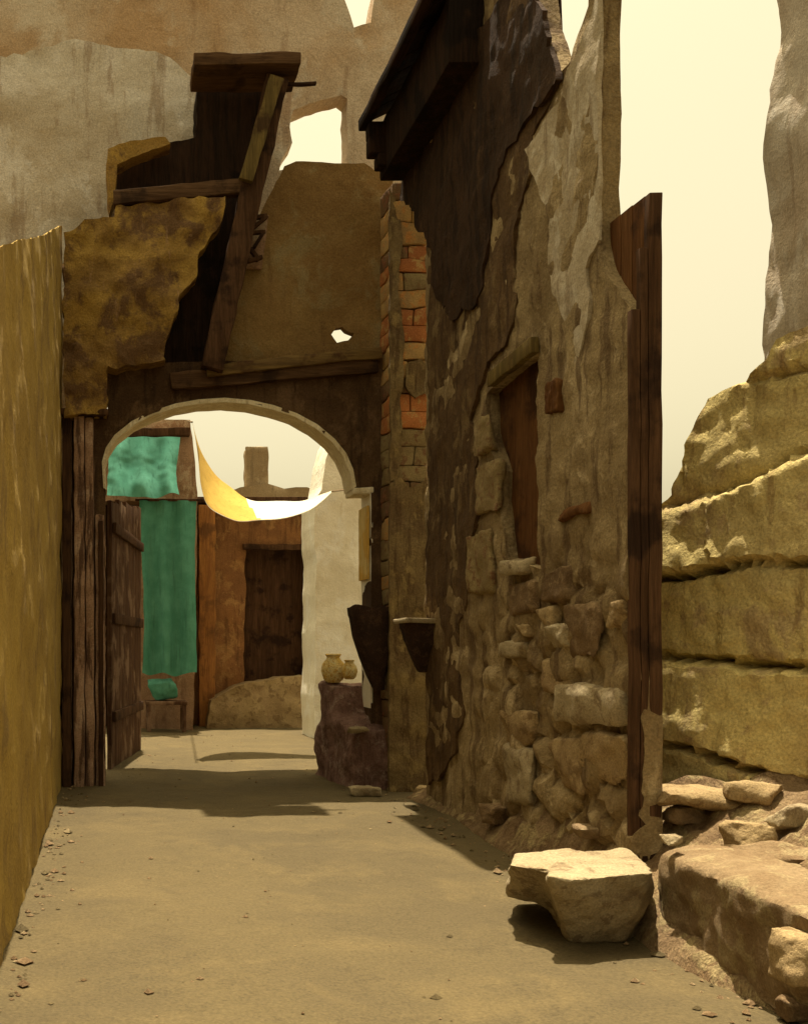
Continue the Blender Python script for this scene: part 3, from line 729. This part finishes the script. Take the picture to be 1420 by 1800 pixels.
# ------------------------------------------------------------ stones and vessels by the gateway
bm = bmesh.new()
hull(bm, [Vector(p) for p in ((2.78, 11.75, -.1), (3.5, 11.7, -.1), (3.5, 13.1, -.1), (2.62, 13.1, -.1), (2.80, 11.8, .62), (3.5, 11.75, .7), (3.5, 13.1, 1.18), (2.66, 13.0, .95))])
hull(bm, [Vector(p) for p in ((2.86, 12.2, .3), (3.5, 12.0, .3), (3.5, 13.1, .3), (2.68, 13.1, .3), (2.70, 12.5, 1.16), (3.5, 12.3, 1.2), (3.5, 13.0, 1.2), (2.68, 13.0, 1.15))])
o = link('mounting_block', remeshed(bm, .035, .05, 2.5, 5, .5), M['plinth']); tag(o, 'reddish worn stone block against the right jamb of the gateway', 'stone block')
def jar(px_, py, Y, h, r, label):
    c = P(px_, py, Y)
    o = lathe('jar', c, [(r * .5, 0), (r * .8, h * .12), (r, h * .4), (r * .9, h * .65), (r * .55, h * .82), (r * .5, h * .88), (r * .66, h * .97), (r * .6, h), (r * .4, h * .99), (r * .38, h * .8)], M['clay'])
    tag(o, label, 'jar', 'yellow jars by the gateway')
jar(586, 1200, 12.75, .36, .15, 'larger yellow glazed jar on the reddish block')
jar(614, 1194, 12.6, .24, .10, 'smaller yellow glazed jar on the reddish block near the jamb')
def basin(name, x, Y, z, w, d, h, label, skew):
    """a tapering wall basin: flat rim slab, bowl narrowing to a foot"""
    root = thing(name, label, 'basin', (x, Y, z), 'dark basins by the gateway')
    bm = bmesh.new(); n = 24; rings = []
    for k, (s, t) in enumerate(((1, 0), (1, -.10), (.94, -.14), (.86, -.35), (.62, -.62), (.42, -.85), (.26, -1.0))):
        rings.append([bm.verts.new((x + skew * -t * .5 + s * w / 2 * math.copysign(abs(math.cos(a)) ** .6, math.cos(a)), Y + s * d / 2 * math.copysign(abs(math.sin(a)) ** .6, math.sin(a)), z + t * h)) for a in [2 * math.pi * i / n for i in range(n)]])
    inner = []
    for s, t in ((.82, 0), (.7, -.3), (.4, -.45)):
        inner.append([bm.verts.new((x + s * w / 2 * math.cos(a), Y + s * d / 2 * math.sin(a), z + t * h)) for a in [2 * math.pi * i / n for i in range(n)]])
    seq_ = inner[::-1] + rings
    for a, b in zip(seq_, seq_[1:]):
        for i in range(n): bm.faces.new([a[i], a[(i + 1) % n], b[(i + 1) % n], b[i]])
    bm.faces.new(seq_[0]); bm.faces.new(seq_[-1])
    for v in bm.verts: v.co += Vector((noise.noise(v.co * 5), noise.noise(v.co * 5 + Vector((3, 0, 0))), noise.noise(v.co * 5 + Vector((0, 3, 0))))) * .045
    link('bowl', bm, M['basin'], root)
    beam('iron_stay', (x + w * .1, Y + .02, z - h * .75), (x + w * .62, Y + .06, z - h * .2), .035, .035, M['iron'], root, cuts=6, nz=.004)
    return root
c = P(648, 1066, 11.75)
b1 = basin('wall_basin', c.x, 11.75, c.z, .50, .42, .95, 'dark tapering stone basin jutting from the right jamb of the arch', .22)
c = P(743, 1094, 10.55)
b2 = basin('wall_basin', c.x, 10.55, c.z, .44, .5, .5, 'dark tapering stone basin with pale rim on the house wall', 0)
box('rim', (c.x, 10.53, c.z + .012), (.50, .5, .05), M['pale'], b2, bev=.015, nz=.012)

# ------------------------------------------------------------ boulders
bm = bmesh.new()
def G3(x, y, z):                                     # the point on the level z that the picture shows at x, y
    Y = (EYE - z) * FPX / (y - CY); return Vector(((x - CX) * Y / FPX, Y, z))
hull(bm, [G3(1000, 1655, 0), G3(1090, 1655, 0), G3(1145, 1622, 0), G3(1150, 1600, .0), G3(960, 1600, 0), Vector((3.05, 6.3, 0)), G3(1004, 1548, .40), G3(1150, 1533, .42), G3(1138, 1512, .43), G3(1100, 1493, .44), G3(985, 1497, .44), G3(960, 1540, .42)])
hull(bm, [G3(965, 1600, .08), G3(890, 1578, .12), G3(905, 1560, .1), G3(892, 1520, .40), G3(905, 1500, .42), G3(1000, 1492, .44), G3(1040, 1510, .43), G3(975, 1532, .42), G3(1040, 1560, .1)])
for p in (0,): pass
o = link('cut_block', remeshed(bm, .016, .022, 4.5, 3, .5), M['pale']); tag(o, 'pale broken limestone block with notched end lying on the dusty ground', 'boulder')
bm = bmesh.new()
hull(bm, [G3(1160, 1655, 0), G3(1240, 1700, 0), G3(1330, 1765, 0), G3(1400, 1800, 0), Vector((3.5, 4.0, 0)), Vector((3.6, 5.6, 0)), G3(1152, 1600, .1), G3(1155, 1500, .48), G3(1180, 1485, .52), G3(1240, 1512, .52), G3(1330, 1545, .5), G3(1420, 1612, .5), G3(1500, 1640, .45), Vector((3.5, 4.4, .5)), Vector((3.4, 5.6, .55))])
o = link('long_boulder', remeshed(bm, .022, .045, 2.6, 8, .5), M['kerb']); tag(o, 'long reddish brown boulder at the lower right corner', 'boulder')
def loose(name, px_, py, z, w, h, seed, mat, label, cat='stone', d=None, rz=0, group='loose stones on the rubble bank', bed=True):
    c = G3(px_, py, z)
    if bed:
        d_ = P(px_, py, 1) - Vector((0, 0, EYE)); Y = 4.0
        while Y < 9 and EYE + d_.z * Y > bank_z(d_.x * Y, Y): Y += .02
        c = Vector((d_.x * Y, Y, EYE + d_.z * Y + .25 * h * Y / FPX))
    s = c.y / FPX
    o = rock(name, (c.x, c.y, c.z), (w * s, (d or w) * s, h * s), seed, mat, rz=rz); tag(o, label, cat, group)
loose('rubble_stone', 1232, 1345, .86, 120, 46, 101, M['pale'], 'pale wedge shaped stone on the bank under the yellow wall', d=70, rz=-.5)
loose('rubble_stone', 1172, 1342, .85, 28, 30, 102, M['pale'], 'small pale round stone beside the plank screen')
loose('rubble_stone', 1010, 1412, .40, 62, 22, 104, M['pale'], 'thin flat stone with dark gap below the house wall', rz=.4)
loose('rubble_stone', 1180, 1476, .58, 34, 20, 105, M['pale'], 'small pale chip on top of the long boulder near the pale block', bed=False)
loose('rubble_stone', 1392, 1448, .66, 100, 50, 106, M['pale'], 'pale rounded stone on the bank at the right edge', d=60)
loose('rubble_stone', 1330, 1402, .80, 120, 40, 107, M['buff'], 'flat buff slab at the foot of the yellow wall', d=60, rz=-.4)
loose('rubble_stone', 1262, 1420, .70, 210, 54, 108, M['buff'], 'broad buff slab sloping down the middle of the rubble bank', d=110, rz=-.35)
loose('rubble_stone', 1370, 1520, .55, 190, 50, 119, M['kerb'], 'wide warm brown slab on the bank above the long boulder', d=100, rz=-.4)
loose('rubble_stone', 1205, 1440, .62, 90, 34, 120, M['kerb'], 'low brown slab between the plank screen and the long boulder', d=70)
loose('rubble_stone', 1318, 1490, .58, 90, 66, 109, M['buff'], 'buff stone above the long boulder', d=80)
loose('rubble_stone', 1402, 1690, .30, 90, 110, 110, M['buff'], 'buff boulder at the lower right edge', d=90, bed=False)
loose('rubble_stone', 1400, 1772, .06, 70, 44, 111, M['brownstone'], 'dark brown stone in the lower right corner', d=60, bed=False)
loose('rubble_stone', 880, 1440, .12, 70, 36, 112, M['brownstone'], 'dark brown stone at the far end of the bank', rz=.5)
loose('rubble_stone', 745, 1392, .05, 40, 22, 113, M['buff'], 'small buff stone at the foot of the brick pier', bed=False)
loose('rubble_stone', 1060, 1475, .2, 110, 36, 114, M['kerb'], 'low brown stone behind the pale broken block', d=70)
g2 = 'loose stones by the gateway'
loose('rubble_stone', 640, 1390, .05, 60, 22, 115, M['pale'], 'flat pale stone at the foot of the reddish block', d=40, group=g2, bed=False)
c = P(632, 1283, 11.72); o = rock('rubble_stone', (c.x, c.y, c.z), (.3, .2, .09), 116, M['pale']); tag(o, 'pale flake lodged on the front of the reddish block', 'stone', g2)
loose('rubble_stone', 208, 1262, .12, 36, 22, 117, M['courtpink'], 'pinkish stone at the left of the courtyard floor', group=g2, bed=False)
loose('rubble_stone', 400, 1262, .1, 60, 18, 118, M['buff'], 'flat stone in front of the mud bench', group=g2, bed=False)

def gravel():
    bm = bmesh.new(); rn = random.Random(21)
    for i in range(650):
        r = rn.random()
        if r < .35: Y = rn.uniform(3.5, 12); x = 3.12 + .02 * (Y - 8) - abs(rn.gauss(0, .22))
        elif r < .55: Y = rn.uniform(4.5, 12); x = -.5 + abs(rn.gauss(0, .14))
        else: Y = rn.uniform(4, 20); x = rn.uniform(-.4, 3.1)
        s_ = min(.03, .006 * math.exp(abs(rn.gauss(0, .6)))) * (1.5 if r < .55 else 1)
        c = Vector((x, Y, .022 * fbm((x, Y, 0), .9, 4) - .02 * math.exp(-((x - 1.4 - .2 * math.sin(Y)) / .5) ** 2) + s_ * .25)); mi = rn.choice((0, 0, 1, 2))
        vs = [bm.verts.new(c + Vector((a * s_ * rn.uniform(.6, 1.3), b * s_ * rn.uniform(.6, 1.3), d * s_ * rn.uniform(.4, .8)))) for a, b, d in ((1, 0, 0), (-1, 0, 0), (0, 1, 0), (0, -1, 0), (0, 0, 1), (0, 0, -1))]
        for t in ((0, 2, 4), (2, 1, 4), (1, 3, 4), (3, 0, 4), (2, 0, 5), (1, 2, 5), (3, 1, 5), (0, 3, 5)):
            f = bm.faces.new([vs[k] for k in t]); f.material_index = mi
    o = link('gravel', bm, [M['kerb'], M['brownstone'], M['ground']]); tag(o, 'loose grit and pebbles scattered over the earth floor', kind='stuff')
gravel()
